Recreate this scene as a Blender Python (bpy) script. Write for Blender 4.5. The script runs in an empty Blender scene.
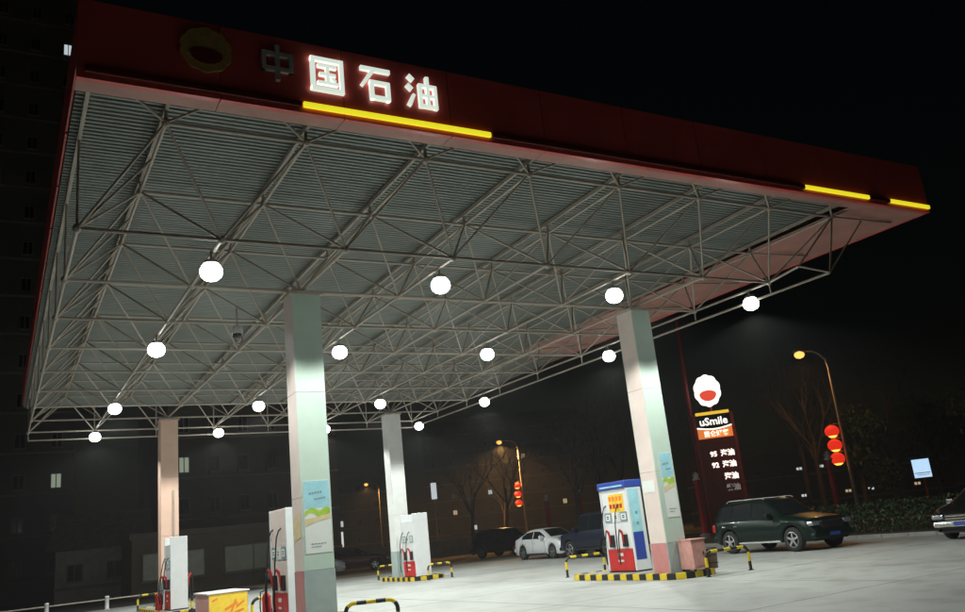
import bpy, bmesh, math, random
from mathutils import Vector, Matrix
random.seed(7)
R = math.radians
SC = bpy.context.scene
COL = SC.collection

# ------------------------------------------------------------------ camera
EYE = 1.6
def camera():
    yaw, pitch, roll = R(30.867), R(14.981), R(-6.104)
    fw = Vector((math.sin(yaw)*math.cos(pitch), math.cos(yaw)*math.cos(pitch), math.sin(pitch)))
    rt = Vector((math.cos(yaw), -math.sin(yaw), 0))
    up = rt.cross(fw)
    r2 = rt*math.cos(roll) + up*math.sin(roll)
    u2 = -rt*math.sin(roll) + up*math.cos(roll)
    cd = bpy.data.cameras.new('camera')
    co = bpy.data.objects.new('camera', cd)
    COL.objects.link(co)
    m = Matrix((r2, u2, -fw)).transposed().to_4x4()
    m.translation = Vector((0, 0, EYE))
    co.matrix_world = m
    cd.sensor_fit = 'HORIZONTAL'
    cd.sensor_width = 36
    cd.lens = 835.9*36/965
    cd.clip_start = 0.1
    cd.clip_end = 2000
    SC.camera = co
camera()

# ------------------------------------------------------------------ night sky
SKY_STRENGTH = 0.0009
W = bpy.data.worlds.new('World')
SC.world = W
W.use_nodes = True
nt = W.node_tree
sky = nt.nodes.new('ShaderNodeTexSky')
sky.sky_type = 'NISHITA'
sky.sun_disc = False
sky.sun_elevation = R(4)
sky.sun_rotation = R(200)
bg = nt.nodes['Background']
nt.links.new(sky.outputs[0], bg.inputs[0])
bg.inputs[1].default_value = SKY_STRENGTH
SC.view_settings.view_transform = 'Standard'
SC.view_settings.look = 'None'
SC.view_settings.exposure = 0
SC.view_settings.gamma = 1
SC.render.engine = 'CYCLES'
SC.cycles.use_denoising = True
SC.cycles.max_bounces = 8
SC.cycles.sample_clamp_indirect = 4
CANOPY_W = 700.0      # watts of one canopy flood light
LENS_E = 17.0         # its glowing lens
HAZE = 0.0008          # density of the night air
SODIUM_W = 900.0      # watts of a sodium street lamp

# ------------------------------------------------------------------ materials
MATS = {}
def mat(name, col, rough=0.6, metal=0.0, var=0.15, scale=6.0, bump=0.0, bscale=40.0, emit=None, es=1.0, coat=0.0, spec=0.5, alpha=1.0, trans=0.0, detail=6):
    if name in MATS: return MATS[name]
    m = bpy.data.materials.new(name); m.use_nodes = True
    t = m.node_tree; p = t.nodes['Principled BSDF']
    p.inputs['Base Color'].default_value = (*col, 1)
    p.inputs['Roughness'].default_value = rough
    p.inputs['Metallic'].default_value = metal
    p.inputs['Specular IOR Level'].default_value = spec
    p.inputs['Coat Weight'].default_value = coat
    p.inputs['Coat Roughness'].default_value = 0.06
    p.inputs['Transmission Weight'].default_value = trans
    if var > 0:
        tc = t.nodes.new('ShaderNodeTexCoord')
        n = t.nodes.new('ShaderNodeTexNoise'); n.inputs['Scale'].default_value = scale; n.inputs['Detail'].default_value = detail
        n.inputs['Roughness'].default_value = 0.65
        t.links.new(tc.outputs['Object'], n.inputs['Vector'])
        mr = t.nodes.new('ShaderNodeMapRange')
        mr.inputs[1].default_value = 0.25; mr.inputs[2].default_value = 0.75
        mr.inputs[3].default_value = 1-var; mr.inputs[4].default_value = 1+var
        t.links.new(n.outputs[0], mr.inputs[0])
        mx = t.nodes.new('ShaderNodeMix'); mx.data_type = 'RGBA'; mx.blend_type = 'MULTIPLY'
        mx.inputs[0].default_value = 1; mx.inputs[6].default_value = (*col, 1)
        t.links.new(mr.outputs[0], mx.inputs[7])
        t.links.new(mx.outputs[2], p.inputs['Base Color'])
        rr = t.nodes.new('ShaderNodeMapRange')
        rr.inputs[3].default_value = max(0.02, rough-0.1*min(1, var*4)); rr.inputs[4].default_value = min(1, rough+0.1*min(1, var*4))
        t.links.new(n.outputs[0], rr.inputs[0]); t.links.new(rr.outputs[0], p.inputs['Roughness'])
    if bump > 0:
        tc = t.nodes.new('ShaderNodeTexCoord')
        n = t.nodes.new('ShaderNodeTexNoise'); n.inputs['Scale'].default_value = bscale; n.inputs['Detail'].default_value = 8
        t.links.new(tc.outputs['Object'], n.inputs['Vector'])
        b = t.nodes.new('ShaderNodeBump'); b.inputs['Strength'].default_value = bump; b.inputs['Distance'].default_value = 0.02
        t.links.new(n.outputs[0], b.inputs['Height']); t.links.new(b.outputs[0], p.inputs['Normal'])
    if emit:
        p.inputs['Emission Color'].default_value = (*emit, 1)
        p.inputs['Emission Strength'].default_value = es
    MATS[name] = m
    return m

def concrete():
    m = bpy.data.materials.new('forecourt_concrete'); m.use_nodes = True
    t = m.node_tree; p = t.nodes['Principled BSDF']
    tc = t.nodes.new('ShaderNodeTexCoord')
    def noise(s, d=6):
        n = t.nodes.new('ShaderNodeTexNoise'); n.inputs['Scale'].default_value = s; n.inputs['Detail'].default_value = d
        t.links.new(tc.outputs['Object'], n.inputs['Vector']); return n
    a = noise(0.22); b = noise(1.7); c = noise(26, 8)
    r1 = t.nodes.new('ShaderNodeValToRGB')
    r1.color_ramp.elements[0].position = 0.32; r1.color_ramp.elements[0].color = (0.34, 0.34, 0.32, 1)
    r1.color_ramp.elements[1].position = 0.62; r1.color_ramp.elements[1].color = (0.42, 0.43, 0.41, 1)
    t.links.new(a.outputs[0], r1.inputs[0])
    r2 = t.nodes.new('ShaderNodeValToRGB')            # old oil and tyre marks
    r2.color_ramp.elements[0].position = 0.34; r2.color_ramp.elements[0].color = (0.80, 0.80, 0.79, 1)
    r2.color_ramp.elements[1].position = 0.52; r2.color_ramp.elements[1].color = (1, 1, 1, 1)
    t.links.new(b.outputs[0], r2.inputs[0])
    m1 = t.nodes.new('ShaderNodeMix'); m1.data_type = 'RGBA'; m1.blend_type = 'MULTIPLY'; m1.inputs[0].default_value = 1
    t.links.new(r1.outputs[0], m1.inputs[6]); t.links.new(r2.outputs[0], m1.inputs[7])
    r3 = t.nodes.new('ShaderNodeMapRange'); r3.inputs[3].default_value = 0.8; r3.inputs[4].default_value = 1.2
    t.links.new(c.outputs[0], r3.inputs[0])
    m2 = t.nodes.new('ShaderNodeMix'); m2.data_type = 'RGBA'; m2.blend_type = 'MULTIPLY'; m2.inputs[0].default_value = 1
    t.links.new(m1.outputs[2], m2.inputs[6]); t.links.new(r3.outputs[0], m2.inputs[7])
    t.links.new(m2.outputs[2], p.inputs['Base Color'])
    rr = t.nodes.new('ShaderNodeMapRange'); rr.inputs[3].default_value = 0.38; rr.inputs[4].default_value = 0.75
    t.links.new(b.outputs[0], rr.inputs[0]); t.links.new(rr.outputs[0], p.inputs['Roughness'])
    bp = t.nodes.new('ShaderNodeBump'); bp.inputs['Strength'].default_value = 0.25; bp.inputs['Distance'].default_value = 0.01
    t.links.new(c.outputs[0], bp.inputs['Height']); t.links.new(bp.outputs[0], p.inputs['Normal'])
    return m

M = dict(
    concrete=concrete(),
    asphalt=mat('asphalt', (0.055, 0.05, 0.047), 0.85, var=0.3, scale=0.6, bump=0.4, bscale=30),
    joint=mat('joint_filler', (0.22, 0.22, 0.21), 0.9),
    verge=mat('dry_verge', (0.05, 0.045, 0.03), 0.95, var=0.4, scale=2, bump=0.6, bscale=14),
    kerb_grey=mat('kerb_concrete', (0.3, 0.29, 0.27), 0.85, var=0.2, scale=3),
    steel=mat('painted_steel', (0.42, 0.36, 0.30), 0.5, 0.0, var=0.25, scale=3),
    deck=mat('zinc_deck', (0.245, 0.265, 0.245), 0.5, 0.1, var=0.22, scale=0.5),
    salmon=mat('lamplit_red_soffit', (0.50, 0.25, 0.21), 0.55, var=0.22, scale=1.1),  # red panel lifted to salmon, lamplight put into the colour
    fascia=mat('red_fascia', (0.72, 0.11, 0.095), 0.34, var=0.2, scale=0.5),
    mint=mat('mint_white_cladding', (0.53, 0.65, 0.56), 0.45, var=0.06, scale=2.5),
    pinkw=mat('pink_tinted_panel', (0.74, 0.62, 0.57), 0.45, var=0.07, scale=2.5),
    dado_grey=mat('grey_dado', (0.38, 0.46, 0.45), 0.5, var=0.12, scale=4),
    salmonw=mat('salmon_tinted_panel', (0.84, 0.56, 0.44), 0.45, var=0.07, scale=2.5),
    lamplit_brown=mat('lamplit_brown_ground', (0.30, 0.23, 0.15), 0.95, var=0.3, scale=0.7, bump=0.5, bscale=12),  # brown, far paler than asphalt: sodium lamplight put into the colour
    dado_red=mat('red_dado', (0.55, 0.22, 0.21), 0.5, var=0.12, scale=4),
    white=mat('white_paint', (0.78, 0.78, 0.76), 0.4, var=0.06, scale=4),
    dwhite=mat('dispenser_white', (0.74, 0.75, 0.76), 0.35, var=0.06, scale=5),
    red=mat('red_paint', (0.55, 0.02, 0.02), 0.4, var=0.15, scale=5),
    dred=mat('dark_red_paint', (0.28, 0.025, 0.025), 0.5, var=0.2, scale=3),
    blue=mat('blue_vinyl', (0.035, 0.07, 0.36), 0.4, var=0.1, scale=5),
    lblue=mat('pale_blue_print', (0.36, 0.66, 0.74), 0.4, var=0.22, scale=3),
    yellow=mat('yellow_paint', (0.72, 0.52, 0.02), 0.5, var=0.15, scale=8),
    yprint=mat('yellow_print', (0.85, 0.58, 0.05), 0.45, var=0.15, scale=9),
    gprint=mat('green_print', (0.42, 0.62, 0.08), 0.45, var=0.25, scale=6),
    sand=mat('sand_print', (0.75, 0.62, 0.36), 0.5, var=0.15, scale=6),
    paper=mat('paper_print', (0.78, 0.8, 0.76), 0.5, var=0.05, scale=4),
    ink=mat('grey_ink', (0.22, 0.30, 0.34), 0.6, var=0),
    oprint=mat('orange_print', (0.85, 0.22, 0.03), 0.5, var=0.1),
    black=mat('black_paint', (0.015, 0.015, 0.015), 0.5, var=0.2),
    rubber=mat('rubber', (0.018, 0.018, 0.018), 0.85, var=0.2, scale=9),
    chrome=mat('chrome', (0.7, 0.7, 0.7), 0.12, 1.0, var=0.05),
    alloy=mat('alloy', (0.55, 0.55, 0.56), 0.3, 0.9, var=0.1),
    glass=mat('dark_glass', (0.01, 0.012, 0.014), 0.05, var=0, spec=0.8),
    lampglass=mat('headlamp_glass', (0.30, 0.31, 0.33), 0.08, 0.5, var=0.5, scale=14),
    taillamp=mat('tail_lamp', (0.35, 0.01, 0.01), 0.2, var=0),
    bin=mat('brown_bin', (0.20, 0.13, 0.10), 0.6, var=0.3, scale=8),
    boxpink=mat('weathered_pink_box', (0.60, 0.30, 0.26), 0.65, var=0.25, scale=6),
    housing=mat('lamp_housing', (0.3, 0.3, 0.3), 0.4, 0.5),
    lens=mat('flood_lens', (0.9, 0.9, 0.9), 0.3, var=0, emit=(0.93, 1.0, 0.97), es=LENS_E),
    sodium=mat('sodium_lens', (0.9, 0.6, 0.3), 0.3, var=0, emit=(1.0, 0.43, 0.09), es=2.0),
    lantern=mat('lantern_cloth', (0.55, 0.03, 0.02), 0.7, var=0, emit=(1.0, 0.035, 0.012), es=0.75),
    lantern_glow=mat('lantern_light', (0.9, 0.4, 0.1), 0.7, var=0, emit=(1.0, 0.42, 0.06), es=2.6),
    sign_white=mat('lit_white_acrylic', (0.8, 0.85, 0.8), 0.4, var=0, emit=(0.86, 1.0, 0.88), es=0.74),
    sign_dead=mat('unlit_white_acrylic', (0.66, 0.64, 0.60), 0.5, var=0.2, scale=6),
    strip_on=mat('lit_yellow_strip', (0.8, 0.7, 0.1), 0.4, var=0, emit=(0.82, 0.76, 0.02), es=0.95),
    strip_off=mat('unlit_yellow_strip', (0.16, 0.02, 0.012), 0.5, var=0.2),
    logo_y=mat('unlit_yellow_emblem', (0.55, 0.36, 0.12), 0.5, var=0.3, scale=4),
    logo_r=mat('unlit_red_emblem', (0.22, 0.02, 0.015), 0.5, var=0.2, scale=4),
    py_white=mat('pylon_lit_white', (0.9, 0.9, 0.85), 0.4, var=0, emit=(1.0, 0.95, 0.86), es=1.5),
    py_red=mat('pylon_lit_red', (0.6, 0.05, 0.03), 0.4, var=0, emit=(1.0, 0.10, 0.05), es=0.75),
    py_yellow=mat('pylon_lit_yellow', (0.8, 0.6, 0.1), 0.4, var=0, emit=(1.0, 0.62, 0.04), es=0.8),
    py_orange=mat('pylon_lit_orange', (0.7, 0.25, 0.05), 0.4, var=0, emit=(1.0, 0.26, 0.05), es=0.7),
    py_dim=mat('pylon_dim_white', (0.5, 0.5, 0.45), 0.4, var=0, emit=(0.9, 0.85, 0.78), es=0.16),
    py_board=mat('pylon_board', (0.13, 0.012, 0.014), 0.5, var=0.2, scale=2),
    adlight=mat('lit_blue_white_panel', (0.7, 0.8, 0.9), 0.4, var=0, emit=(0.50, 0.74, 1.0), es=1.0),
    bark=mat('bark', (0.075, 0.055, 0.045), 0.9, var=0.3, scale=6, bump=0.5, bscale=20),
    leaf=mat('leaf', (0.05, 0.09, 0.035), 0.6, var=0.35, scale=3),
    wall_dark=mat('old_render_wall', (0.16, 0.14, 0.125), 0.85, var=0.2, scale=0.5),
    wall_grey=mat('grey_render_wall', (0.15, 0.15, 0.155), 0.85, var=0.2, scale=0.4),
    wall_brown=mat('brown_render_wall', (0.2, 0.15, 0.12), 0.85, var=0.2, scale=0.6),
    frame=mat('window_frame', (0.25, 0.25, 0.25), 0.5),
    pane=mat('window_pane', (0.02, 0.022, 0.026), 0.08, var=0),
    pane_lit=mat('lit_window_pane', (0.5, 0.5, 0.4), 0.3, var=0, emit=(0.72, 0.86, 0.62), es=0.28),
    pane_cool=mat('cool_lit_window_pane', (0.6, 0.6, 0.6), 0.3, var=0, emit=(0.85, 0.95, 1.0), es=0.6),
    pane_warm=mat('warm_lit_window_pane', (0.6, 0.5, 0.3), 0.3, var=0, emit=(1.0, 0.74, 0.42), es=0.45),
    pane_dim=mat('dim_window_pane', (0.2, 0.2, 0.18), 0.2, var=0.3, scale=1.5, emit=(0.8, 0.85, 0.62), es=0.025),
    roof_tile=mat('roof_tile', (0.16, 0.12, 0.11), 0.8, var=0.3, scale=3),
    tarp=mat('pale_concrete_wall', (0.45, 0.43, 0.4), 0.8, var=0.25, scale=1.2),
)
def paint(name, col): return mat(name, col, 0.34, 0.1, var=0.05, scale=3, coat=0.12, spec=0.22)

# ------------------------------------------------------------------ mesh helpers
class MB:
    def __init__(s): s.v = []; s.f = []; s.sm = []
    def add(s, vs, fs, smooth=False):
        o = len(s.v); s.v += [tuple(v) for v in vs]
        for f in fs: s.f.append(tuple(i+o for i in f)); s.sm.append(smooth)
        return s
    def box(s, x0, x1, y0, y1, z0, z1, b=0.0):
        if b <= 0:
            vs = [(x, y, z) for z in (z0, z1) for y in (y0, y1) for x in (x0, x1)]
            return s.add(vs, [(0, 2, 3, 1), (4, 5, 7, 6), (0, 1, 5, 4), (2, 6, 7, 3), (0, 4, 6, 2), (1, 3, 7, 5)])
        b = min(b, (x1-x0)*.45, (y1-y0)*.45, (z1-z0)*.45)
        bm = bmesh.new(); bmesh.ops.create_cube(bm, size=1)
        for v in bm.verts: v.co = Vector(((x0+x1)/2+v.co.x*(x1-x0), (y0+y1)/2+v.co.y*(y1-y0), (z0+z1)/2+v.co.z*(z1-z0)))
        bmesh.ops.bevel(bm, geom=bm.edges[:], offset=b, segments=2, affect='EDGES', profile=0.6)
        bm.verts.index_update()
        s.add([v.co[:] for v in bm.verts], [[v.index for v in f.verts] for f in bm.faces]); bm.free(); return s
    def prism(s, pts, fn, d0, d1):
        # pts: 2-D outline, fn(u, v, depth) -> 3-D point
        n = len(pts)
        vs = [fn(u, v, d0) for u, v in pts] + [fn(u, v, d1) for u, v in pts]
        fs = [tuple(range(n))[::-1], tuple(range(n, 2*n))] + [(i, (i+1) % n, n+(i+1) % n, n+i) for i in range(n)]
        return s.add(vs, fs)
    def tube(s, pts, rad, n=8, cap=True):
        pts = [Vector(p) for p in pts]; k = len(pts)
        rad = rad if isinstance(rad, (list, tuple)) else [rad]*k
        vs = []; up = None
        for i, p in enumerate(pts):
            t = (pts[min(i+1, k-1)]-pts[max(i-1, 0)]).normalized()
            if up is None:
                a = Vector((0, 0, 1)) if abs(t.z) < .9 else Vector((1, 0, 0))
                up = (a-t*a.dot(t)).normalized()
            else: up = (up-t*up.dot(t)).normalized()
            sd = t.cross(up)
            for j in range(n):
                a = 2*math.pi*j/n
                vs.append(p+(up*math.cos(a)+sd*math.sin(a))*rad[i])
        fs = [(i*n+j, i*n+(j+1) % n, (i+1)*n+(j+1) % n, (i+1)*n+j) for i in range(k-1) for j in range(n)]
        s.add(vs, fs, True)
        if cap: s.add(vs[:n], [tuple(range(n))[::-1]]); s.add(vs[-n:], [tuple(range(n))])
        return s
    def lathe(s, prof, n=16, c=(0, 0, 0), axis='z', cap=True):
        vs = []
        for r, h in prof:
            for j in range(n):
                a = 2*math.pi*j/n; x, y = r*math.cos(a), r*math.sin(a)
                p = (x, y, h) if axis == 'z' else ((h, x, y) if axis == 'x' else (y, h, x))
                vs.append((p[0]+c[0], p[1]+c[1], p[2]+c[2]))
        fs = [(i*n+j, i*n+(j+1) % n, (i+1)*n+(j+1) % n, (i+1)*n+j) for i in range(len(prof)-1) for j in range(n)]
        s.add(vs, fs, True)
        if cap: s.add(vs[:n], [tuple(range(n))[::-1]]); s.add(vs[-n:], [tuple(range(n))])
        return s
    def mesh(s, name, m):
        me = bpy.data.meshes.new(name); me.from_pydata(s.v, [], s.f)
        me.polygons.foreach_set('use_smooth', s.sm)
        me.materials.append(M[m] if isinstance(m, str) else m); me.update()
        return me
    def obj(s, name, m, parent=None):
        return link(name, s.mesh(name, m), parent)
def link(name, data, parent=None):
    o = bpy.data.objects.new(name, data); COL.objects.link(o)
    if parent: o.parent = parent
    return o
def tag(o, label, cat, group=None):
    o['label'] = label; o['category'] = cat
    if group: o['group'] = group
    return o
def thing(name, label, cat, loc=(0, 0, 0), rz=0, group=None):
    o = link(name, None); o.empty_display_size = .2
    o.location = loc; o.rotation_euler = (0, 0, rz)
    return tag(o, label, cat, group)
def struct(o, kind='structure'): o['kind'] = kind; return o
def copy_tree(o, parent=None):
    c = o.copy(); COL.objects.link(c); c.parent = parent
    for ch in list(o.children): copy_tree(ch, c)
    return c
def text_mesh(s, size, depth=0.004, name='lettering', bold=0.0):
    cu = bpy.data.curves.new(name, 'FONT'); cu.body = s; cu.size = size; cu.extrude = depth; cu.offset = bold
    cu.align_x = 'CENTER'; cu.align_y = 'CENTER'; cu.resolution_u = 2
    o = bpy.data.objects.new(name, cu); COL.objects.link(o)
    dg = bpy.context.evaluated_depsgraph_get()
    me = bpy.data.meshes.new_from_object(o.evaluated_get(dg))
    bpy.data.objects.remove(o); bpy.data.curves.remove(cu)
    return me
def text(s, size, m, parent, loc, rot, depth=0.004, name='lettering', bold=0.0):
    me = text_mesh(s, size, depth, name, bold); me.materials.clear(); me.materials.append(M[m])
    o = link(name, me, parent); o.location = loc; o.rotation_euler = rot; return o

# unit rod shared by the truss members: radius 1, from z=0 to z=1
ROD = {}
def rod(name, a, b, r, m, parent):
    k = m
    if k not in ROD: ROD[k] = MB().tube([(0, 0, 0), (0, 0, 1)], 1.0, 8).mesh('rod', m)
    a, b = Vector(a), Vector(b); d = b-a
    o = link(name, ROD[k], parent); o.location = a
    o.rotation_mode = 'QUATERNION'; o.rotation_quaternion = d.to_track_quat('Z', 'Y')
    o.scale = (r, r, d.length); return o

# ================================================================== ground
struct(MB().box(-400, 700, -300, 800, -0.30, -0.02).obj('ground', 'asphalt'))
FX0, FX1, FY0, FY1 = -30.0, 26.0, -20.0, 42.5
fc = struct(MB().box(FX0, FX1, FY0, FY1, -0.10, 0.0).obj('forecourt', 'concrete'))
xs = [FX0+4*i for i in range(1, 14)]; ys = [FY0+5*i for i in range(1, 13)]
for x in xs: MB().box(x-.008, x+.008, FY0+.02, FY1-.02, 0.0, 0.003).obj('slab_joint', 'joint', fc)
for y in ys: MB().box(FX0+.02, FX1-.02, y-.008, y+.008, 0.0, 0.0022).obj('slab_joint', 'joint', fc)
kb = struct(MB().box(FX1+.01, FX1+.145, FY0+.01, FY0+61.9, -.2, -.105).obj('kerb', 'kerb_grey'))
for i in range(62): MB().box(FX1+.005, FX1+.15, FY0+i+.006, FY0+i+.994, -0.1, 0.12, .015).obj('kerb_stone', 'kerb_grey', kb)
vg = struct(MB().box(FX1+.16, 38.5, FY0, 41.0, -0.1, 0.08).obj('verge', 'verge'))
struct(MB().box(12, 38.4, 43.2, 64, -.1, -.008).obj('lamplit_ground', 'lamplit_brown'))  # added ground patch, street-lamp glow painted in as bright brown
road = struct(MB().box(41, 57, -120, 400, -0.1, -0.012).obj('road', 'asphalt'))
pv = struct(MB().box(38.6, 40.8, -120, 300, -.1, .10).obj('pavement', 'kerb_grey'))

# ================================================================== canopy
CX = [5.52, 14.65]; CY = [16.74, 33.19]
MX, MY = 2.2825, 2.7417
LX = [CX[0]+MX*i for i in range(-2, 6)]            # lower nodes 0.95 .. 16.93
LY = [CY[0]+MY*j for j in range(-1, 8)]            # 14.0 .. 35.93
UX = [x+MX/2 for x in LX]                          # 2.1 .. 18.07
UY = [y-MY/2 for y in LY]                          # 12.63 .. 34.56
ZL = 6.95
def zu(y): return 8.33-0.0125*(y-12.6)
def zs(y): return zu(y)+0.30
RX0, RX1, RY0, RY1 = 0.75, 20.97, 11.8, 38.2
can = thing('canopy', 'large flat steel space-frame canopy with dark red fascia over the pumps', 'canopy', (0, 0, 0))
def truss():
    ball = MB().lathe([(0.0, -.075), (.05, -.06), (.075, 0), (.05, .06), (0.0, .075)], 10).mesh('node', 'steel')
    for x in LX:
        for y in LY:
            o = link('node', ball, can); o.location = (x, y, ZL)
    for x in UX:
        for y in UY:
            o = link('node', ball, can); o.location = (x, y, zu(y))
    rc, rw = .032, .024
    for j, y in enumerate(LY):
        for i, x in enumerate(LX):
            if i+1 < len(LX): rod('lower_chord', (x, y, ZL), (LX[i+1], y, ZL), rc, 'steel', can)
            if j+1 < len(LY): rod('lower_chord', (x, y, ZL), (x, LY[j+1], ZL), rc, 'steel', can)
    for j, y in enumerate(UY):
        for i, x in enumerate(UX):
            if i+1 < len(UX): rod('upper_chord', (x, y, zu(y)), (UX[i+1], y, zu(y)), rc, 'steel', can)
            if j+1 < len(UY): rod('upper_chord', (x, y, zu(y)), (x, UY[j+1], zu(UY[j+1])), rc, 'steel', can)
            for a in (0, 1):
                for b in (-1, 0):
                    ii, jj = i+a, j+b
                    if 0 <= ii < len(LX) and 0 <= jj < len(LY):
                        rod('brace', (LX[ii], LY[jj], ZL), (x, y, zu(y)), rw, 'steel', can)
            rod('purlin_stool', (x, y, zu(y)), (x, y, zs(y)-.10), .03, 'steel', can)
    # edge posts where the lower grid is the outer one
    for y in LY:
        rod('edge_post', (LX[0], y, ZL), (LX[0], y, zs(y)-.10), rw, 'steel', can)
        rod('edge_post', (LX[0], y, ZL), (UX[0], y, zu(y)+.02), rw, 'steel', can)
    for x in LX: rod('edge_post', (x, LY[-1], ZL), (x, LY[-1], zs(LY[-1])-.1), rw, 'steel', can)
    # cantilever struts under the front and the right-hand overhang
    for x in UX: rod('overhang_strut', (x, UY[0], zu(UY[0])), (x+.55, RY0+.42, 8.50), .024, 'steel', can); rod('overhang_strut', (x, UY[0], zu(UY[0])), (x-.55, RY0+.42, 8.50), .024, 'steel', can)
    for y in UY:
        rod('overhang_strut', (UX[-1], y, zu(y)), (RX1-.5, y, 8.40), .028, 'steel', can)
    # purlins along the depth
    for x in [LX[0]]+UX+[19.6]:
        a, b = RY0+.4, RY1-.2
        pts = [(x-.03, 0), (x+.03, 0)]
        mb = MB(); z0, z1 = zs(a), zs(b)
        mb.add([(x-.03, a, z0-.10), (x+.03, a, z0-.10), (x+.03, a, z0-.02), (x-.03, a, z0-.02), (x-.03, b, z1-.10), (x+.03, b, z1-.10), (x+.03, b, z1-.02), (x-.03, b, z1-.02)],
               [(3, 2, 1, 0), (4, 5, 6, 7), (0, 1, 5, 4), (1, 2, 6, 5), (2, 3, 7, 6), (3, 0, 4, 7)])
        mb.obj('purlin', 'steel', can)
    # service rail that carries the outer lights
    zr = 6.64
    rod('service_rail', (LX[-1], 12.2, zr), (LX[-1], LY[-1], zr), .032, 'steel', can)
    rod('service_rail', (LX[0], LY[-1], zr), (LX[-1], LY[-1], zr), .03, 'steel', can)
    rod('service_rail', (LX[-1], 12.2, zr), (LX[-1]-.35, 12.75, ZL), .024, 'steel', can)
    rod('lower_chord', (LX[-1]-.35, 12.75, ZL), (LX[-1], LY[0], ZL), rc, 'steel', can)
    rod('brace', (LX[-1]-.35, 12.75, ZL), (UX[-1], UY[0], zu(UY[0])), rw, 'steel', can)
    rod('brace', (LX[-1], 12.2, zr), (UX[-1], UY[0], zu(UY[0])), rw, 'steel', can)
    rod('brace', (LX[-1], 12.2, zr), (RX1-1.6, RY0+.9, 8.40), .02, 'steel', can)
    for y in LY: rod('rail_hanger', (LX[-1], y, zr), (LX[-1], y, ZL), .02, 'steel', can)
    for x in LX: rod('rail_hanger', (x, LY[-1], zr), (x, LY[-1], ZL), .02, 'steel', can)
truss()
def roof():
    # ribbed sheets, ribs parallel to the front fascia; alike sheets share one mesh
    n = 30; w = (RY1-RY0-.1)/n; ribs = 7; p = w/ribs
    prof = []
    for k in range(ribs):
        prof += [(k*p, 0), (k*p+.42*p, 0), (k*p+.54*p, .032), (k*p+.88*p, .032)]
    prof.append((w-.004, 0))
    vs = [(x, y, z) for x in (RX0+.05, RX1-.06) for y, z in prof]
    L = len(prof)
    fs = [(i, i+1, L+i+1, L+i) for i in range(L-1)]
    vs += [(v[0], v[1], v[2]+.012) for v in vs]; k = 2*L
    fs += [tuple(k+i for i in f[::-1]) for f in fs]
    me = MB().add(vs, fs).mesh('roof_sheet', 'deck')
    for i in range(n):
        y = RY0+.05+i*w; o = link('roof_sheet', me, can); o.location = (0, y, zs(y)); o.rotation_euler = (-0.0125, 0, 0)
    # fascia: front panels with open joints, plain sides and back
    ZB, ZT = 8.42, 9.72
    np_ = 10; pw = (RX1-RX0)/np_
    fr = MB().box(0, pw-.012, 0, .12, 0, ZT-ZB, .006).mesh('fascia_panel', 'fascia')
    for i in range(np_):
        o = link('fascia_panel', fr, can); o.location = (RX0+i*pw, RY0, ZB)
    sd = (RY1-RY0-.13)/12
    sm = MB().box(0, .035, 0, sd-.012, 0, ZT-ZB, .006).mesh('fascia_panel', 'fascia')
    sl = MB().box(0, .035, 0, sd-.012, 0, .98, .006).mesh('fascia_panel', 'fascia')
    for i in range(12):
        for x in (RX0, RX1-.04):
            o = link('fascia_panel', sm if x > 10 else sl, can); o.location = (x, RY0+.13+i*sd, ZB if x > 10 else zs(RY0+.13+(i+.5)*sd)+.06)
    for i in range(np_):
        o = link('fascia_panel', fr, can); o.location = (RX0+i*pw, RY1, ZB)
    # front lip and right soffit strip: red panels, lamp wash painted in as salmon
    lp = MB().box(0, pw-.01, 0, .30, 0, .03).mesh('soffit_panel', 'salmon')
    for i in range(np_):
        o = link('soffit_panel', lp, can); o.location = (RX0+i*pw, RY0+.125, ZB+.012)
    rp = MB().box(0, 2.65, 0, sd-.012, 0, .03).mesh('soffit_panel', 'salmon')
    for i in range(12):
        o = link('soffit_panel', rp, can); o.location = (RX1-.045-2.65, RY0+.44+i*(sd-.03), ZB+.02)
    # yellow strip light, only some lengths still lit
    cuts = [(0.85, 4.05, 0), (4.07, 7.6, 1), (7.62, 12.0, 0), (12.02, 16.1, 0), (16.12, 18.46, 1), (18.48, 19.28, 0), (19.3, 20.93, 1)]
    for a, b, on in cuts:
        MB().box(a, b, RY0-.06, RY0-.005, 8.50, 8.60, .02).obj('strip_light', 'strip_on' if on else 'strip_off', can)
roof()
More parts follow.
